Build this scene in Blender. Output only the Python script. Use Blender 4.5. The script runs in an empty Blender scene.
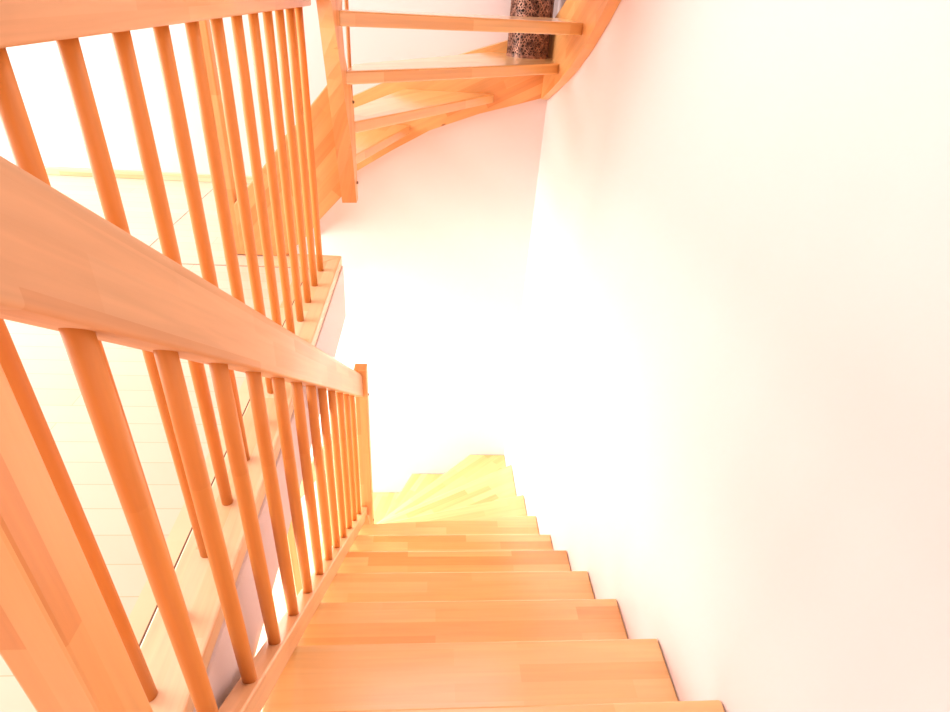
import bpy, bmesh, math, random
from mathutils import Vector, Matrix

random.seed(4)
scene = bpy.context.scene
COL = scene.collection

# ------------------------------------------------------------ camera, sky, light, exposure
cam_data = bpy.data.cameras.new('camera')
cam_data.sensor_width = 36.0
cam_data.lens = 22.0392
cam_data.clip_start = 0.02
cam = bpy.data.objects.new('camera', cam_data)
COL.objects.link(cam)
right = Vector((0.996191, -0.059573, 0.063683)); up = Vector((-0.022192, 0.533048, 0.845794)); fwd = Vector((0.084332, 0.843985, -0.529696))
M = Matrix((right, up, -fwd)).transposed().to_4x4()
M.translation = Vector((0, 0, 0.961))
cam.matrix_world = M
scene.camera = cam

world = bpy.data.worlds.new('sky')
scene.world = world
world.use_nodes = True
bg = world.node_tree.nodes['Background']
bg.inputs[0].default_value = (1.0, 0.935, 0.95, 1)
bg.inputs[1].default_value = 1.15

def area(name, loc, target, sx, sy, watts, color):
    l = bpy.data.lights.new(name, 'AREA')
    l.shape = 'RECTANGLE'; l.size = sx; l.size_y = sy; l.energy = watts; l.color = color
    o = bpy.data.objects.new(name, l); COL.objects.link(o)
    o.location = loc
    o.rotation_euler = (Vector(target) - Vector(loc)).to_track_quat('-Z', 'Y').to_euler()
    return o

# daylight of the window side, upper and lower storey
area('daylight_upper', (-3.3, 1.8, 1.3), (0.2, 1.8, 0.2), 2.4, 1.8, 45, (1.0, 0.95, 0.9))
area('daylight_lower', (-2.9, 2.2, -1.3), (0.4, 2.3, -1.4), 2.2, 2.0, 72, (1.0, 0.89, 0.78))
area('winder_fill', (-1.1, 2.8, -0.85), (-0.35, 2.75, -2.1), 0.4, 0.4, 16, (1.0, 0.90, 0.78))  # added fill that whitens the inner winders; no lamp stands here
scene.view_settings.view_transform = 'Standard'
scene.view_settings.look = 'None'
scene.view_settings.gamma = 1.0
scene.view_settings.use_curve_mapping = False
scene.view_settings.exposure = 1.2

# ------------------------------------------------------------ materials
def new_mat(name, rough=0.4, color=(0.8, 0.8, 0.8), spec=0.5):
    m = bpy.data.materials.new(name); m.use_nodes = True
    b = m.node_tree.nodes['Principled BSDF']
    b.inputs['Base Color'].default_value = (*color, 1)
    b.inputs['Roughness'].default_value = rough
    b.inputs['Specular IOR Level'].default_value = spec
    return m, m.node_tree, b

def wood(name, c_light, c_mid, c_dark, stave=0.045, length=0.45, rough=0.32, coat=0.25):
    """glued beech staves; UV in metres, u runs along the grain"""
    m, nt, b = new_mat(name, rough)
    N, L = nt.nodes, nt.links
    uv = N.new('ShaderNodeUVMap')
    br = N.new('ShaderNodeTexBrick')
    br.inputs['Scale'].default_value = 1.0
    br.inputs['Mortar Size'].default_value = 0.0
    br.inputs['Bias'].default_value = 0.0
    br.inputs['Brick Width'].default_value = length
    br.inputs['Row Height'].default_value = stave
    br.inputs['Color1'].default_value = (0, 0, 0, 1)
    br.inputs['Color2'].default_value = (1, 1, 1, 1)
    br.offset = 0.37; br.offset_frequency = 2
    L.new(uv.outputs[0], br.inputs['Vector'])
    ramp = N.new('ShaderNodeValToRGB')
    ramp.color_ramp.elements[0].color = (*c_dark, 1)
    ramp.color_ramp.elements[0].position = 0.0
    ramp.color_ramp.elements[1].color = (*c_light, 1)
    ramp.color_ramp.elements[1].position = 1.0
    e = ramp.color_ramp.elements.new(0.35); e.color = (*c_mid, 1)
    L.new(br.outputs['Color'], ramp.inputs['Fac'])
    mp = N.new('ShaderNodeMapping'); mp.inputs['Scale'].default_value = (3.0, 60.0, 60.0)
    L.new(uv.outputs[0], mp.inputs['Vector'])
    no = N.new('ShaderNodeTexNoise'); no.inputs['Scale'].default_value = 1.0
    no.inputs['Detail'].default_value = 4.0; no.inputs['Distortion'].default_value = 0.4
    L.new(mp.outputs[0], no.inputs['Vector'])
    r2 = N.new('ShaderNodeMapRange')
    r2.inputs['From Min'].default_value = 0.3; r2.inputs['From Max'].default_value = 0.7
    r2.inputs['To Min'].default_value = 0.90; r2.inputs['To Max'].default_value = 1.05
    L.new(no.outputs['Fac'], r2.inputs['Value'])
    mx = N.new('ShaderNodeMix'); mx.data_type = 'RGBA'; mx.blend_type = 'MULTIPLY'
    mx.inputs['Factor'].default_value = 1.0
    L.new(ramp.outputs['Color'], mx.inputs[6]); L.new(r2.outputs['Result'], mx.inputs[7])
    # a few small dark pores and knots
    vo = N.new('ShaderNodeTexNoise'); vo.inputs['Scale'].default_value = 9.0; vo.inputs['Detail'].default_value = 1.0
    mp2 = N.new('ShaderNodeMapping'); mp2.inputs['Scale'].default_value = (1.0, 2.6, 1.0)
    L.new(uv.outputs[0], mp2.inputs['Vector']); L.new(mp2.outputs[0], vo.inputs['Vector'])
    kr = N.new('ShaderNodeMapRange')
    kr.inputs['From Min'].default_value = 0.80; kr.inputs['From Max'].default_value = 0.83
    L.new(vo.outputs['Fac'], kr.inputs['Value'])
    mk = N.new('ShaderNodeMix'); mk.data_type = 'RGBA'
    mk.inputs[7].default_value = (c_dark[0] * 0.45, c_dark[1] * 0.4, c_dark[2] * 0.4, 1)
    L.new(kr.outputs['Result'], mk.inputs[0]); L.new(mx.outputs[2], mk.inputs[6])
    L.new(mk.outputs[2], b.inputs['Base Color'])
    b.inputs['Coat Weight'].default_value = coat
    b.inputs['Coat Roughness'].default_value = 0.18
    if coat > 0.9: b.inputs['Coat IOR'].default_value = 1.7
    return m

W_TREAD = wood('beech_tread', (0.83, 0.53, 0.22), (0.80, 0.475, 0.175), (0.74, 0.36, 0.11), 0.042, 0.42, 0.3, 1.0)
W_RAIL = wood('beech_rail', (0.80, 0.475, 0.24), (0.76, 0.42, 0.20), (0.70, 0.33, 0.14), 0.045, 0.30, 0.35, 0.25)
W_STR_WARMLIT = wood('beech_string_warmlit', (0.79, 0.41, 0.15), (0.76, 0.36, 0.12), (0.70, 0.29, 0.085), 0.045, 0.33, 0.4, 0.15)  # same beech, with the warm light on the strings put into its colour
W_ROD = wood('beech_rod', (0.77, 0.305, 0.062), (0.74, 0.285, 0.055), (0.69, 0.25, 0.045), 0.5, 3.0, 0.45, 0.04)
W_TRIM = wood('beech_trim', (0.86, 0.63, 0.40), (0.84, 0.58, 0.34), (0.80, 0.49, 0.25), 0.037, 0.5, 0.35, 0.2)

def plaster():
    m, nt, b = new_mat('white_plaster', 0.75, (0.79, 0.69, 0.68), 0.2)
    N, L = nt.nodes, nt.links
    tc = N.new('ShaderNodeTexCoord')
    no = N.new('ShaderNodeTexNoise'); no.inputs['Scale'].default_value = 90; no.inputs['Detail'].default_value = 3
    L.new(tc.outputs['Object'], no.inputs['Vector'])
    bp = N.new('ShaderNodeBump'); bp.inputs['Strength'].default_value = 0.04; bp.inputs['Distance'].default_value = 0.004
    L.new(no.outputs['Fac'], bp.inputs['Height']); L.new(bp.outputs['Normal'], b.inputs['Normal'])
    return m
PLASTER = plaster()

def laminate():
    m, nt, b = new_mat('pale_laminate', 0.3)
    N, L = nt.nodes, nt.links
    uv = N.new('ShaderNodeUVMap')
    br = N.new('ShaderNodeTexBrick')
    br.inputs['Scale'].default_value = 1.0
    br.inputs['Mortar Size'].default_value = 0.0012
    br.inputs['Mortar Smooth'].default_value = 0.3
    br.inputs['Brick Width'].default_value = 1.2
    br.inputs['Row Height'].default_value = 0.07
    br.inputs['Color1'].default_value = (0.82, 0.61, 0.47, 1)
    br.inputs['Color2'].default_value = (0.79, 0.565, 0.425, 1)
    br.inputs['Mortar'].default_value = (0.66, 0.45, 0.27, 1)
    L.new(uv.outputs[0], br.inputs['Vector'])
    L.new(br.outputs['Color'], b.inputs['Base Color'])
    return m
LAMINATE = laminate()
SEAM = new_mat('dark_seam', 0.7, (0.20, 0.10, 0.05))[0]
SCREW = new_mat('brown_screw_cap', 0.4, (0.22, 0.11, 0.05))[0]
STEEL = wood('beech_edge', (0.66, 0.30, 0.11), (0.64, 0.28, 0.1), (0.6, 0.25, 0.08), 0.5, 3.0, 0.4, 0.1)
L_DARK = new_mat('dark_lantern_core', 0.6, (0.035, 0.014, 0.010))[0]
def bronze():
    m, nt, b = new_mat('copper_brown_lattice', 0.4, (0.42, 0.19, 0.12))
    N, L = nt.nodes, nt.links
    tc = N.new('ShaderNodeTexCoord')
    no = N.new('ShaderNodeTexNoise'); no.inputs['Scale'].default_value = 45
    L.new(tc.outputs['Object'], no.inputs['Vector'])
    rp = N.new('ShaderNodeValToRGB')
    rp.color_ramp.elements[0].position = 0.35; rp.color_ramp.elements[0].color = (0.09, 0.035, 0.022, 1)
    rp.color_ramp.elements[1].position = 0.65; rp.color_ramp.elements[1].color = (0.42, 0.20, 0.13, 1)
    L.new(no.outputs['Fac'], rp.inputs['Fac']); L.new(rp.outputs['Color'], b.inputs['Base Color'])
    b.inputs['Metallic'].default_value = 0.3
    return m
BRONZE = bronze()
GLASSWHITE = new_mat('white_window_frame', 0.4, (0.85, 0.83, 0.8))[0]

# ------------------------------------------------------------ mesh helpers
def link_mesh(name, bm, mat, parent=None, origin=None, smooth=False):
    """origin: world point that becomes the object's origin (children of an Empty: the Empty's place)"""
    base = Vector(origin) if origin is not None else (parent['_org'] if parent is not None else Vector((0, 0, 0)))
    base = Vector(base)
    bmesh.ops.translate(bm, verts=bm.verts, vec=-base)
    me = bpy.data.meshes.new(name); bm.to_mesh(me); bm.free()
    me.materials.append(mat)
    if smooth:
        for p in me.polygons: p.use_smooth = True
    o = bpy.data.objects.new(name, me); COL.objects.link(o)
    if parent is not None:
        o.parent = parent
        o.location = base - Vector(parent['_org'])
    else:
        o.location = base
    return o

ORG = {}
class Thing(dict): pass
def thing(name, loc, label, cat, group=None):
    o = bpy.data.objects.new(name, None); COL.objects.link(o)
    o.location = loc; o['label'] = label; o['category'] = cat
    if group: o['group'] = group
    o.empty_display_size = 0.1
    ORG[o.name] = Vector(loc)
    return o

def part(name, bm, mat, parent, origin=None, smooth=False):
    root = ORG[parent.name]
    base = Vector(origin) if origin is not None else root
    bmesh.ops.translate(bm, verts=bm.verts, vec=-base)
    me = bpy.data.meshes.new(name); bm.to_mesh(me); bm.free()
    me.materials.append(mat)
    if smooth:
        for p in me.polygons: p.use_smooth = True
    o = bpy.data.objects.new(name, me); COL.objects.link(o)
    o.parent = parent; o.location = base - root
    ORG[o.name] = base
    return o

def solo(name, bm, mat, origin, label=None, cat=None, kind=None, group=None):
    base = Vector(origin)
    bmesh.ops.translate(bm, verts=bm.verts, vec=-base)
    me = bpy.data.meshes.new(name); bm.to_mesh(me); bm.free()
    me.materials.append(mat)
    o = bpy.data.objects.new(name, me); COL.objects.link(o); o.location = base
    if label: o['label'] = label
    if cat: o['category'] = cat
    if kind: o['kind'] = kind
    if group: o['group'] = group
    ORG[o.name] = base
    return o

def board(poly, t, a=(1, 0, 0), b=(0, 1, 0), n=(0, 0, 1), o=(0, 0, 0), bevel=0.004, seg=2, uvoff=None, grain=None, bm=None):
    """prism of the 2D outline poly in the (a,b) plane at o, thickness t along n; UV in metres.
    grain: 2D direction (in a,b) along which the staves run"""
    new = bm is None
    tmp = bmesh.new()
    A, B, N_, O = Vector(a), Vector(b), Vector(n), Vector(o)
    area2 = sum(poly[i][0] * poly[(i + 1) % len(poly)][1] - poly[(i + 1) % len(poly)][0] * poly[i][1] for i in range(len(poly)))
    if area2 < 0: poly = poly[::-1]
    lo = [tmp.verts.new((p[0], p[1], 0)) for p in poly]
    hi = [tmp.verts.new((p[0], p[1], t)) for p in poly]
    tmp.faces.new(lo[::-1]); tmp.faces.new(hi)
    k = len(poly)
    for i in range(k):
        tmp.faces.new((lo[i], lo[(i + 1) % k], hi[(i + 1) % k], hi[i]))
    if bevel > 0:
        bmesh.ops.bevel(tmp, geom=list(tmp.edges), offset=bevel, segments=seg, profile=0.5, affect='EDGES', clamp_overlap=True)
    uvl = tmp.loops.layers.uv.new('UVMap')
    gx, gy = grain if grain else (1, 0)
    gl = math.hypot(gx, gy); gx /= gl; gy /= gl
    ou = uvoff if uvoff else (random.random() * 7, random.random() * 7)
    for f in tmp.faces:
        nn = f.normal
        for l in f.loops:
            x, y, z = l.vert.co
            ga, gb = x * gx + y * gy, -x * gy + y * gx
            na, nb = nn.x * gx + nn.y * gy, -nn.x * gy + nn.y * gx
            if abs(nn.z) >= max(abs(na), abs(nb)): uv = (ga, gb)
            elif abs(nb) >= abs(na): uv = (ga, z)
            else: uv = (z, gb)
            l[uvl].uv = (uv[0] + ou[0], uv[1] + ou[1])
    Mx = Matrix((A, B, N_)).transposed().to_4x4(); Mx.translation = O
    bmesh.ops.transform(tmp, matrix=Mx, verts=tmp.verts)
    if Mx.to_3x3().determinant() < 0:
        bmesh.ops.reverse_faces(tmp, faces=tmp.faces)
    if new: return tmp
    me = bpy.data.meshes.new('t'); tmp.to_mesh(me); tmp.free(); bm.from_mesh(me); bpy.data.meshes.remove(me)
    return bm

def box(x0, x1, y0, y1, z0, z1, bevel=0.0, grain='x', bm=None):
    w = {'x': ((1, 0, 0), (0, 1, 0), (0, 0, 1)), 'y': ((0, 1, 0), (0, 0, 1), (1, 0, 0)), 'z': ((0, 0, 1), (1, 0, 0), (0, 1, 0))}[grain]
    rng = {'x': (x0, x1), 'y': (y0, y1), 'z': (z0, z1)}
    order = {'x': 'xyz', 'y': 'yzx', 'z': 'zxy'}[grain]
    (a0, a1), (b0, b1), (n0, n1) = [rng[c] for c in order]
    pt = {order[0]: a0, order[1]: b0, order[2]: n0}
    return board([(0, 0), (a1 - a0, 0), (a1 - a0, b1 - b0), (0, b1 - b0)], n1 - n0, *w, (pt['x'], pt['y'], pt['z']), bevel, bm=bm)

def rod(p0, p1, r, seg=20):
    """turned round rod with a slight taper at both ends"""
    p0, p1 = Vector(p0), Vector(p1)
    ax = (p1 - p0); L = ax.length; ax.normalize()
    q = Vector((0, 0, 1)).rotation_difference(ax).to_matrix()
    bm = bmesh.new(); uvl = bm.loops.layers.uv.new('UVMap')
    prof = [(0, r * 0.94), (L * 0.2, r), (L * 0.5, r * 1.03), (L * 0.8, r), (L, r * 0.94)]
    rings = []
    for z, rr in prof:
        rings.append([bm.verts.new(p0 + q @ Vector((rr * math.cos(2 * math.pi * i / seg), rr * math.sin(2 * math.pi * i / seg), z))) for i in range(seg)])
    ou = random.random() * 5
    for j in range(len(prof) - 1):
        for i in range(seg):
            f = bm.faces.new((rings[j][i], rings[j][(i + 1) % seg], rings[j + 1][(i + 1) % seg], rings[j + 1][i]))
            f.smooth = True
            for l, (zz, ii) in zip(f.loops, ((prof[j][0], i), (prof[j][0], i + 1), (prof[j + 1][0], i + 1), (prof[j + 1][0], i))):
                l[uvl].uv = (zz + ou, ii / seg * 0.08 + 0.1)
    for ring, rev in ((rings[0], True), (rings[-1], False)):
        f = bm.faces.new(ring[::-1] if rev else ring)
        for l in f.loops: l[uvl].uv = (ou, 0.1)
    return bm

def rail_profile(w, h, rt=0.020, rb=0.006, n=5):
    """cross-section (x across, y up from 0 to h): big round top corners, small bottom ones"""
    pts = []
    for cx, cy, r, a0 in ((w / 2 - rt, h - rt, rt, 0), (-w / 2 + rt, h - rt, rt, 90), (-w / 2 + rb, rb, rb, 180), (w / 2 - rb, rb, rb, 270)):
        for i in range(n + 1):
            a = math.radians(a0 + 90 * i / n)
            pts.append((cx + r * math.cos(a), cy + r * math.sin(a)))
    return pts

def sweep(profile, p0, p1, side, upv):
    """straight rail with vertical end cuts: profile x along side, y along upv"""
    p0, p1, side, upv = map(Vector, (p0, p1, side, upv))
    ax = (p1 - p0).normalized()
    bm = bmesh.new(); uvl = bm.loops.layers.uv.new('UVMap')
    L = (p1 - p0).length
    hor = Vector((ax.x, ax.y, 0)).normalized()
    def pt(base, x, y):
        v = base + side * x + upv * y
        # slide along the axis so that the end is cut plumb
        k = (v - base).dot(hor) / ax.dot(hor)
        return v - ax * k
    r0 = [bm.verts.new(pt(p0, *q)) for q in profile]; r1 = [bm.verts.new(pt(p1, *q)) for q in profile]
    n = len(profile); per = 0; ou = random.random() * 5
    for i in range(n):
        j = (i + 1) % n
        d = math.dist(profile[i], profile[j])
        f = bm.faces.new((r0[i], r0[j], r1[j], r1[i])); f.smooth = True
        for l, uv in zip(f.loops, ((0, per), (0, per + d), (L, per + d), (L, per))): l[uvl].uv = (uv[0] + ou, uv[1])
        per += d
    for ring, rev in ((r0, True), (r1, False)):
        f = bm.faces.new(ring[::-1] if rev else ring)
        for l in f.loops: l[uvl].uv = (l.vert.co.y, l.vert.co.x)
    bmesh.ops.recalc_face_normals(bm, faces=bm.faces)
    return bm

def screw_cap(parent, loc, axis='x'):
    bm = bmesh.new()
    bmesh.ops.create_cone(bm, cap_ends=True, segments=14, radius1=0.006, radius2=0.0045, depth=0.006)
    if axis == 'x':
        bmesh.ops.rotate(bm, verts=bm.verts, cent=(0, 0, 0), matrix=Matrix.Rotation(math.pi / 2, 3, 'Y'))
    bmesh.ops.translate(bm, verts=bm.verts, vec=loc)
    return part('screw_cap', bm, SCREW, parent, loc)

# ------------------------------------------------------------ the setting
LOWZ = -2.713
YF = 3.25      # far wall
XR = 0.60      # right wall
XL = -3.6
S = 'structure'
solo('wall_right', box(XR, XR + 0.15, -1.2, YF + 0.15, LOWZ, 2.5), PLASTER, (XR, 0, LOWZ), kind=S)
solo('wall_near_blocker', box(XL, XR, -1.35, -1.2, LOWZ, 2.5), PLASTER, (0, -1.2, LOWZ), kind=S)  # unseen, added to keep sky light off the camera side
solo('ceiling_upper_blocker', board([(XL, -1.2), (XR, -1.2), (XR, 0.9), (-0.45, 0.9), (-0.45, YF), (XL, YF)], 0.08, o=(0, 0, 2.42), bevel=0), PLASTER, (-2, 1, 2.42), kind=S)  # unseen and added; outline lets top light reach only the far part
solo('wall_far', box(XL, XR, YF, YF + 0.15, LOWZ, 2.5), PLASTER, (0, YF, LOWZ), kind=S)

XE, YE = -0.356, 2.284          # edge of the landing
XW = -0.62                      # stairwell continues to here behind the landing's end
slab = [(XL, -1.2), (XR, -1.2), (XR, 0.33), (XE + 0.004, 0.33), (XE + 0.004, YE - 0.004), (XW, YE - 0.004), (XW, YF), (XL, YF)]
solo('ceiling', board([(x, y) for x, y in slab], 0.238, o=(0, 0, -0.278), bevel=0), PLASTER, (-1.5, 1, -0.278), kind=S)
lam = [(XL, -1.2), (XR, -1.2), (XR, 0.30), (-0.467, 0.30), (-0.467, 2.15), (-0.467, 2.1523), (-0.64, 2.1523), (-0.64, YF), (XL, YF)]
solo('floor', board(lam, 0.04, o=(0, 0, -0.04), bevel=0, uvoff=(0.3, 0.01)), LAMINATE, (-1.5, 1, 0), kind=S)
solo('floor_lower', box(XL, XR, -1.2, YF, LOWZ - 0.1, LOWZ), LAMINATE, (-1.5, 1, LOWZ), kind=S)
# wooden edging of the landing, along the flight and across its end
solo('trim_1', board([(-0.465, 0.30), (XE, 0.30), (XE, YE), (-0.465, 2.152)], 0.042, o=(0, 0, -0.039), grain=(0, 1), bevel=0.004), W_TRIM, (-0.41, 1.2, 0), kind=S)
solo('trim_2', board([(-0.466, 2.1525), (XE - 0.0005, YE + 0.0005), (XW, YE + 0.0005), (XW, YF), (-0.64, YF), (-0.64, 2.1525)], 0.042, o=(0, 0, -0.039), grain=(1, 0), bevel=0.004), W_TRIM, (-0.7, 2.22, 0), kind=S)
solo('trim_6', box(-0.505, -0.4675, 0.30, 2.15, 0.0, 0.0012, 0.0, 'y'), W_TRIM, (-0.49, 1.2, 0), kind=S)
# seams between edging and laminate
bm = box(-0.4675, -0.4655, 0.30, 2.15, -0.002, 0.0015)
solo('trim_3', bm, SEAM, (-0.467, 1.2, 0), kind=S)
bm = box(-0.98, -0.4675, 2.1505, 2.1522, -0.002, 0.0015)
solo('trim_4', bm, SEAM, (-0.7, 2.15, 0), kind=S)
bm = box(-1.131, -1.129, 2.152, YF - 0.02, -0.002, 0.0008)
solo('trim_5', bm, SEAM, (-1.13, 2.7, 0), kind=S)
solo('baseboard_far', box(XL, -0.80, YF - 0.016, YF, 0.0, 0.04, 0.003), W_TRIM, (-2, YF, 0), kind=S)

# ------------------------------------------------------------ the flight going down
RISE = 0.19375; SL = 0.775
def zt(k): return -0.194 - RISE * k
down = thing('staircase', (-0.31, 0.40, LOWZ), 'beech staircase going down along the right wall and turning left at the bottom', 'staircase')
XI = -0.289
XT = 0.598
def noseY(k, x):
    if k <= 5: return 0.582 + 0.25 * k
    if k == 6: return 2.06 + (x + 0.27) / 0.867 * 0.065
    if k == 7: return 2.235 + (x + 0.27) / 0.867 * 0.229
TH = 0.042
def tread(parent, poly, z, grain):
    poly2 = poly
    return part('tread', board(poly2, TH, o=(0, 0, z - TH), bevel=0.005, seg=2, grain=grain), W_TREAD, parent, (sum(p[0] for p in poly) / len(poly), sum(p[1] for p in poly) / len(poly), z))
for k in range(0, 6):
    y1 = noseY(k, 0); y0 = y1 - 0.25 - 0.03
    tread(down, [(-0.338, y0), (XT, y0), (XT, y1), (-0.338, y1)], zt(k), (1, 0))
tread(down, [(-0.338, 1.80), (XT, 1.80), (XT, 2.125), (-0.27, 2.06), (-0.275, 2.130), (-0.338, 2.130)], zt(6), (1, 0))
tread(down, [(-0.262, 2.04), (XT, 2.095), (XT, 2.464), (-0.262, 2.235)], zt(7), (1, 0.25))
tread(down, [(-0.262, 2.21), (XT, 2.434), (XT, 2.935), (-0.262, 2.43)], zt(8), (1, 0.55))
tread(down, [(-0.30, 2.29), (-0.262, 2.40), (XT, 2.905), (XT, YF - 0.005), (0.34, YF - 0.005), (-0.34, 2.54), (-0.36, 2.31)], zt(9), (1, 0.9))
tread(down, [(-0.33, 2.31), (-0.31, 2.54), (0.37, YF - 0.005), (-0.085, YF - 0.005), (-0.47, 2.31)], zt(10), (0.5, 1))
tread(down, [(-0.44, 2.31), (-0.055, YF - 0.005), (-0.42, YF - 0.005), (-0.62, 2.31)], zt(11), (0.25, 1))
tread(down, [(-0.58, 2.31), (-0.39, YF - 0.005), (-0.72, YF - 0.005), (-0.74, 2.31)], zt(12), (0.05, 1))

# string beside the flight: profile in (Y,Z), extruded in X
def str_top(y): return 0.3343 - SL * y
def string_yz(name, parent, prof, x0, x1, grain, mat=W_RAIL):
    return part(name, board(prof, x1 - x0, (0, 1, 0), (0, 0, 1), (1, 0, 0), (x0, 0, 0), 0.005, 3, grain=grain), mat, parent)
YN0, YN1 = 0.3655, 2.197           # between the two newels
string_yz('string', down, [(YN0, str_top(YN0)), (YN1, str_top(YN1)), (YN1, str_top(YN1) - 0.078), (YN0, str_top(YN0) - 0.078)], -0.333, XI, (1, -SL))
# newels
nw = part('newel_post', box(-0.356, -0.2985, 0.305, 0.3655, -0.02, 1.02, 0.004, 'z'), W_STR_WARMLIT, down)
nb = part('newel_post', box(-0.322, -0.264, 2.197, 2.253, -1.62, -0.505, 0.005, 'z'), W_STR_WARMLIT, down)
screw_cap(nb, (-0.262, 2.225, -0.66)); screw_cap(nb, (-0.262, 2.225, -1.50))
# handrail
h = 0.105
ang = math.atan(SL)
upv = (0, math.sin(ang), math.cos(ang))
def ru(y): return 1.048 - SL * y
hr = part('handrail', sweep(rail_profile(0.054, h), (-0.310, YN0, ru(YN0)), (-0.310, YN1, ru(YN1)), (1, 0, 0), upv), W_RAIL, down, (-0.31, 0.3655, 0.9))
# balusters
CB = -0.310
b0 = None
YB0 = 0.4706; GB = 0.1413
for k in range(12):
    y = YB0 + k * GB
    if y > 2.10: break
    zf = str_top(y) - 0.012
    if b0 is None:
        zt_ = ru(y) + 0.012
        b0 = part('baluster', rod((CB, y, zf), (CB, y, zt_), 0.0136), W_ROD, down, (CB, y, zf))
    else:
        c = b0.copy(); COL.objects.link(c); c.parent = down
        c.location = Vector((CB, y, zf)) - ORG[down.name]

# lower part: string, handrail and newel running left from the turning newel
def string_xz(name, parent, prof, y0, y1, grain, mat=W_RAIL):
    return part(name, board(prof, y1 - y0, (1, 0, 0), (0, 0, 1), (0, -1, 0), (0, y1, 0), 0.005, 3, grain=grain), mat, parent)
string_xz('string', down, [(-0.705, LOWZ), (-0.705, LOWZ + 0.25), (-0.36, LOWZ + 0.72), (-0.28, LOWZ + 1.08), (-0.28, LOWZ + 0.62), (-0.34, LOWZ + 0.30), (-0.57, LOWZ)], 2.262, 2.308, (1, 1.15), W_STR_WARMLIT)
string_yz('string', down, [(2.254, LOWZ + 0.92), (2.30, LOWZ + 0.78), (2.30, LOWZ + 1.2), (2.254, LOWZ + 1.3)], -0.325, -0.280, (0.3, 1))
part('newel_post', box(-0.748, -0.705, 2.262, 2.308, LOWZ, -1.42, 0.005, 'z'), W_STR_WARMLIT, down)
a2 = math.atan(1.5)
zl = lambda x: -0.91 + 1.5 * (x + 0.33)
part('handrail', sweep(rail_profile(0.046, 0.085), (-0.33, 2.285, zl(-0.33)), (-0.705, 2.285, zl(-0.705)), (0, 1, 0), (-math.sin(a2), 0, math.cos(a2))), W_RAIL, down)
part('handrail', box(-0.333, -0.287, 2.254, 2.308, zl(-0.33) + 0.0, zl(-0.33) + 0.14, 0.004, 'y'), W_RAIL, down)
for x in (-0.43, -0.52, -0.61):
    part('baluster', rod((x, 2.285, LOWZ + 0.25 + (x + 0.705) * 1.36 - 0.02), (x, 2.285, zl(x) + 0.01), 0.012), W_ROD, down, (x, 2.285, -2))

# ------------------------------------------------------------ balustrade on the landing
bal = thing('landing_balustrade', (-0.413, 1.2, 0.003), 'level beech balustrade on the landing edge, its rail crossing the upper left corner', 'balustrade')
part('handrail', sweep(rail_profile(0.050, 0.105), (-0.416, 0.31, 0.889), (-0.416, 2.205, 0.889), (1, 0, 0), (0, 0, 1)), W_RAIL, bal)
b1 = None
for k in range(13):
    y = 2.130 - 0.1348 * k
    if b1 is None:
        b1 = part('baluster', rod((-0.4165, y, 0.003), (-0.4165, y, 0.892), 0.0123), W_ROD, bal, (-0.4165, y, 0.003))
    else:
        c = b1.copy(); COL.objects.link(c); c.parent = bal
        c.location = Vector((-0.4165, y, 0.003)) - ORG[bal.name]

# ------------------------------------------------------------ the flight going up
upf = thing('staircase', (-0.55, 2.7, 0.003), 'open beech staircase winding up over the stairwell, with a dark lantern on it', 'staircase')
# treads: z, outline
yB = 3.205
xR_ = 0.562
tread(upf, [(-0.765, 2.300), (-0.765, yB), (-0.50, yB), (-0.55, 2.300)], 0.180, (0, 1))
tread(upf, [(-0.59, 2.300), (-0.53, yB), (-0.108, yB), (-0.377, 2.300)], 0.354, (0.15, 1))
tread(upf, [(-0.40, 2.300), (-0.14, yB), (0.318, yB), (-0.281, 2.300)], 0.527, (0.55, 1))
tread(upf, [(-0.281, 2.115), (xR_, 2.84), (xR_, yB), (0.28, yB), (-0.281, 2.33)], 0.716, (1, 0.94))
tread(upf, [(-0.281, 2.03), (xR_, 2.475), (xR_, 2.87), (-0.281, 2.14)], 0.889, (1, 0.56))
tread(upf, [(-0.281, 1.86), (xR_, 2.12), (xR_, 2.53), (-0.281, 2.06)], 1.062, (1, 0.3))
tread(upf, [(-0.281, 1.64), (xR_, 1.74), (xR_, 2.15), (-0.281, 1.89)], 1.239, (1, 0.1))
# wall strings
string_xz('string', upf, [(-0.765, 0.003), (-0.765, 0.26), (-0.45, 0.45), (-0.158, 0.585), (0.154, 0.700), (0.351, 0.765), (0.598, 0.85), (0.598, 0.53), (0.45, 0.487), (0.25, 0.43), (-0.004, 0.335), (-0.20, 0.225), (-0.39, 0.107), (-0.55, 0.003)], 3.203, 3.249, (1, 0.5), W_STR_WARMLIT)
string_yz('string', upf, [(3.203, 0.515), (3.0, 0.580), (2.79, 0.652), (2.60, 0.725), (2.42, 0.808), (2.25, 0.905), (2.12, 0.99), (1.90, 1.145), (1.6, 1.36),
                          (1.6, 1.68), (1.90, 1.46), (2.12, 1.30), (2.35, 1.15), (2.6, 1.04), (2.9, 0.94), (3.203, 0.85)], 0.559, 0.599, (1, -0.45), W_STR_WARMLIT)
# inner string of the first steps
string_xz('string', upf, [(-0.752, 0.003), (-0.752, 0.207), (-0.334, 0.690), (-0.334, 0.262), (-0.43, 0.160), (-0.48, 0.096), (-0.575, 0.003)], 2.255, 2.298, (1, 1.15), W_STR_WARMLIT)
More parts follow.
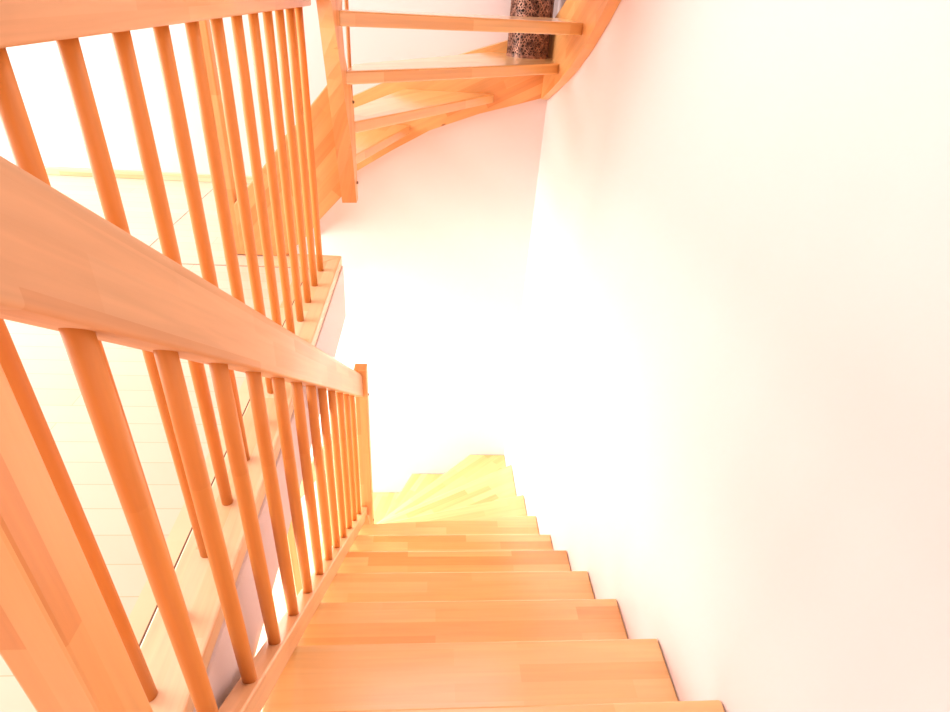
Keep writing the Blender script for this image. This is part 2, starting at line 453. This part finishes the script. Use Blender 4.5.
# curved inner string towards the camera, lofted
secs = [(0.24, 2.238, 2.246, 2.298), (0.34, 2.200, 2.215, 2.298), (0.453, 2.155, 2.181, 2.298), (0.567, 2.107, 2.108, 2.29),
        (0.637, 2.077, 2.064, 2.25), (0.698, 2.053, 2.026, 2.19), (0.76, 2.027, 1.986, 2.11), (0.843, 1.995, 1.933, 2.09),
        (0.917, 1.964, 1.886, 2.12), (1.05, 1.87, 1.79, 2.10), (1.2, 1.72, 1.65, 2.0), (1.36, 1.52, 1.46, 1.84)]
bm = bmesh.new(); uvl = bm.loops.layers.uv.new('UVMap')
rows = []
for z, yl, yr, yb in secs:
    rows.append([bm.verts.new(v) for v in ((-0.334, yl, z), (-0.280, yr, z), (-0.280, yb, z), (-0.334, yb, z))])
def quad(vs):
    f = bm.faces.new(vs)
    for l in f.loops:
        c = l.vert.co; l[uvl].uv = (c.z + 0.2, c.x + c.y * 0.9)
for i in range(len(rows) - 1):
    for j in range(4):
        quad((rows[i][j], rows[i][(j + 1) % 4], rows[i + 1][(j + 1) % 4], rows[i + 1][j]))
quad(rows[0][::-1]); quad(rows[-1])
bmesh.ops.recalc_face_normals(bm, faces=bm.faces)
ist = part('string', bm, W_STR_WARMLIT, upf)
er = part('edge_rod', rod((-0.285, 2.275, 0.24), (-0.290, 2.275, 1.45), 0.0065, 12), STEEL, upf)
screw_cap(ist, (-0.277, 2.262, 0.60)); screw_cap(ist, (-0.277, 2.275, 0.31))
# starting newel, its balusters and rail
part('newel_post', box(-0.783, -0.745, 2.256, 2.298, 0.003, 1.10, 0.005, 'z'), W_STR_WARMLIT, upf)
a3 = math.atan(1.156)
zu = lambda x: 1.0 + 1.156 * (x + 0.747)
part('handrail', sweep(rail_profile(0.046, 0.095), (-0.747, 2.277, zu(-0.747)), (-0.30, 2.277, zu(-0.30)), (0, 1, 0), (-math.sin(a3), 0, math.cos(a3))), W_RAIL, upf)
for x in (-0.470, -0.545, -0.600):
    zb = 0.215 + 1.156 * (x + 0.745) - 0.012
    part('baluster', rod((x, 2.277, zb), (x, 2.277, zu(x) + 0.012), 0.0115), W_STR_WARMLIT, upf, (x, 2.277, zb))

# ------------------------------------------------------------ perforated lantern on the tread
lx, ly, lz, lr, lh = 0.448, 3.075, 0.716, 0.098, 0.42
lan = thing('lantern', (lx, ly, lz), 'dark brown cylindrical lantern with a perforated copper brown lattice, standing on a winding tread', 'lantern')
bm = bmesh.new()
bmesh.ops.create_cone(bm, cap_ends=True, segments=40, radius1=lr - 0.012, radius2=lr - 0.012, depth=lh - 0.01)
bmesh.ops.translate(bm, verts=bm.verts, vec=(lx, ly, lz + lh / 2))
part('core', bm, L_DARK, lan, smooth=False)
# lattice: jittered honeycomb wrapped on the cylinder, every cell an opening
nu, nv = 46, 36
per = 2 * math.pi * lr
cu = per / nu; cv = (lh - 0.012) / nv
rnd = random.Random(7)
pt = {}
def P(i, j, s):
    key = (i % nu, j, s)
    if key not in pt:
        u = (i % nu + (0.5 if j % 2 else 0)) * cu
        v = (j + (0.17 if s == 0 else -0.17)) * cv
        pt[key] = (u + rnd.uniform(-.42, .42) * cu, min(max(v + rnd.uniform(-.36, .36) * cv, 0), lh - 0.012))
    return pt[key]
bm = bmesh.new(); vm = {}
def V(key):
    if key not in vm:
        u, v = P(*key)
        a = u / per * 2 * math.pi
        vm[key] = bm.verts.new((lx + lr * math.cos(a), ly + lr * math.sin(a), lz + 0.006 + v))
    return vm[key]
def bar(v0, v1):
    if v0 is not v1 and bm.edges.get((v0, v1)) is None: bm.edges.new((v0, v1))
for j in range(nv + 1):
    for i in range(nu):
        a = V((i, j, 0)); b = V((i, j, 1))
        bar(a, b)
        if j < nv:
            # connect top of row j to bottoms of row j+1
            if j % 2 == 0: n1, n2 = (i, j + 1, 1), ((i - 1) % nu, j + 1, 1)
            else: n1, n2 = (i, j + 1, 1), ((i + 1) % nu, j + 1, 1)
            bar(a, V(n1)); bar(a, V(n2))
# turn every edge into a small three-sided bar
segs = [(e.verts[0].co.copy(), e.verts[1].co.copy()) for e in bm.edges]
bm.free()
bm = bmesh.new()
for p, q in segs:
    d = q - p
    if d.length < 1e-4: continue
    d.normalize()
    mid = (p + q) / 2
    rad = Vector((mid.x - lx, mid.y - ly, 0)).normalized()
    sd = d.cross(rad).normalized()
    w = 0.0019; dep = 0.008
    tri = [sd * w, -sd * w, -rad * dep - sd * w * 0.6, -rad * dep + sd * w * 0.6]
    e0 = [bm.verts.new(p - d * 0.0015 + t) for t in tri]; e1 = [bm.verts.new(q + d * 0.0015 + t) for t in tri]
    for i in range(4):
        bm.faces.new((e0[i], e0[(i + 1) % 4], e1[(i + 1) % 4], e1[i]))
    bm.faces.new(e0[::-1]); bm.faces.new(e1)
bmesh.ops.recalc_face_normals(bm, faces=bm.faces)
part('lattice', bm, BRONZE, lan)
for z in (lz + 0.005, lz + lh - 0.005):
    bm = bmesh.new()
    R_, r_ = lr + 0.002, lr - 0.014
    n = 48
    ring = [[bm.verts.new((lx + rr * math.cos(2 * math.pi * i / n), ly + rr * math.sin(2 * math.pi * i / n), z + dz)) for i in range(n)] for rr, dz in ((R_, -.005), (R_, .005), (r_, .005), (r_, -.005))]
    for a in range(4):
        for i in range(n):
            bm.faces.new((ring[a][i], ring[a][(i + 1) % n], ring[(a + 1) % 4][(i + 1) % n], ring[(a + 1) % 4][i]))
    bmesh.ops.recalc_face_normals(bm, faces=bm.faces)
    part('rim', bm, BRONZE, lan)
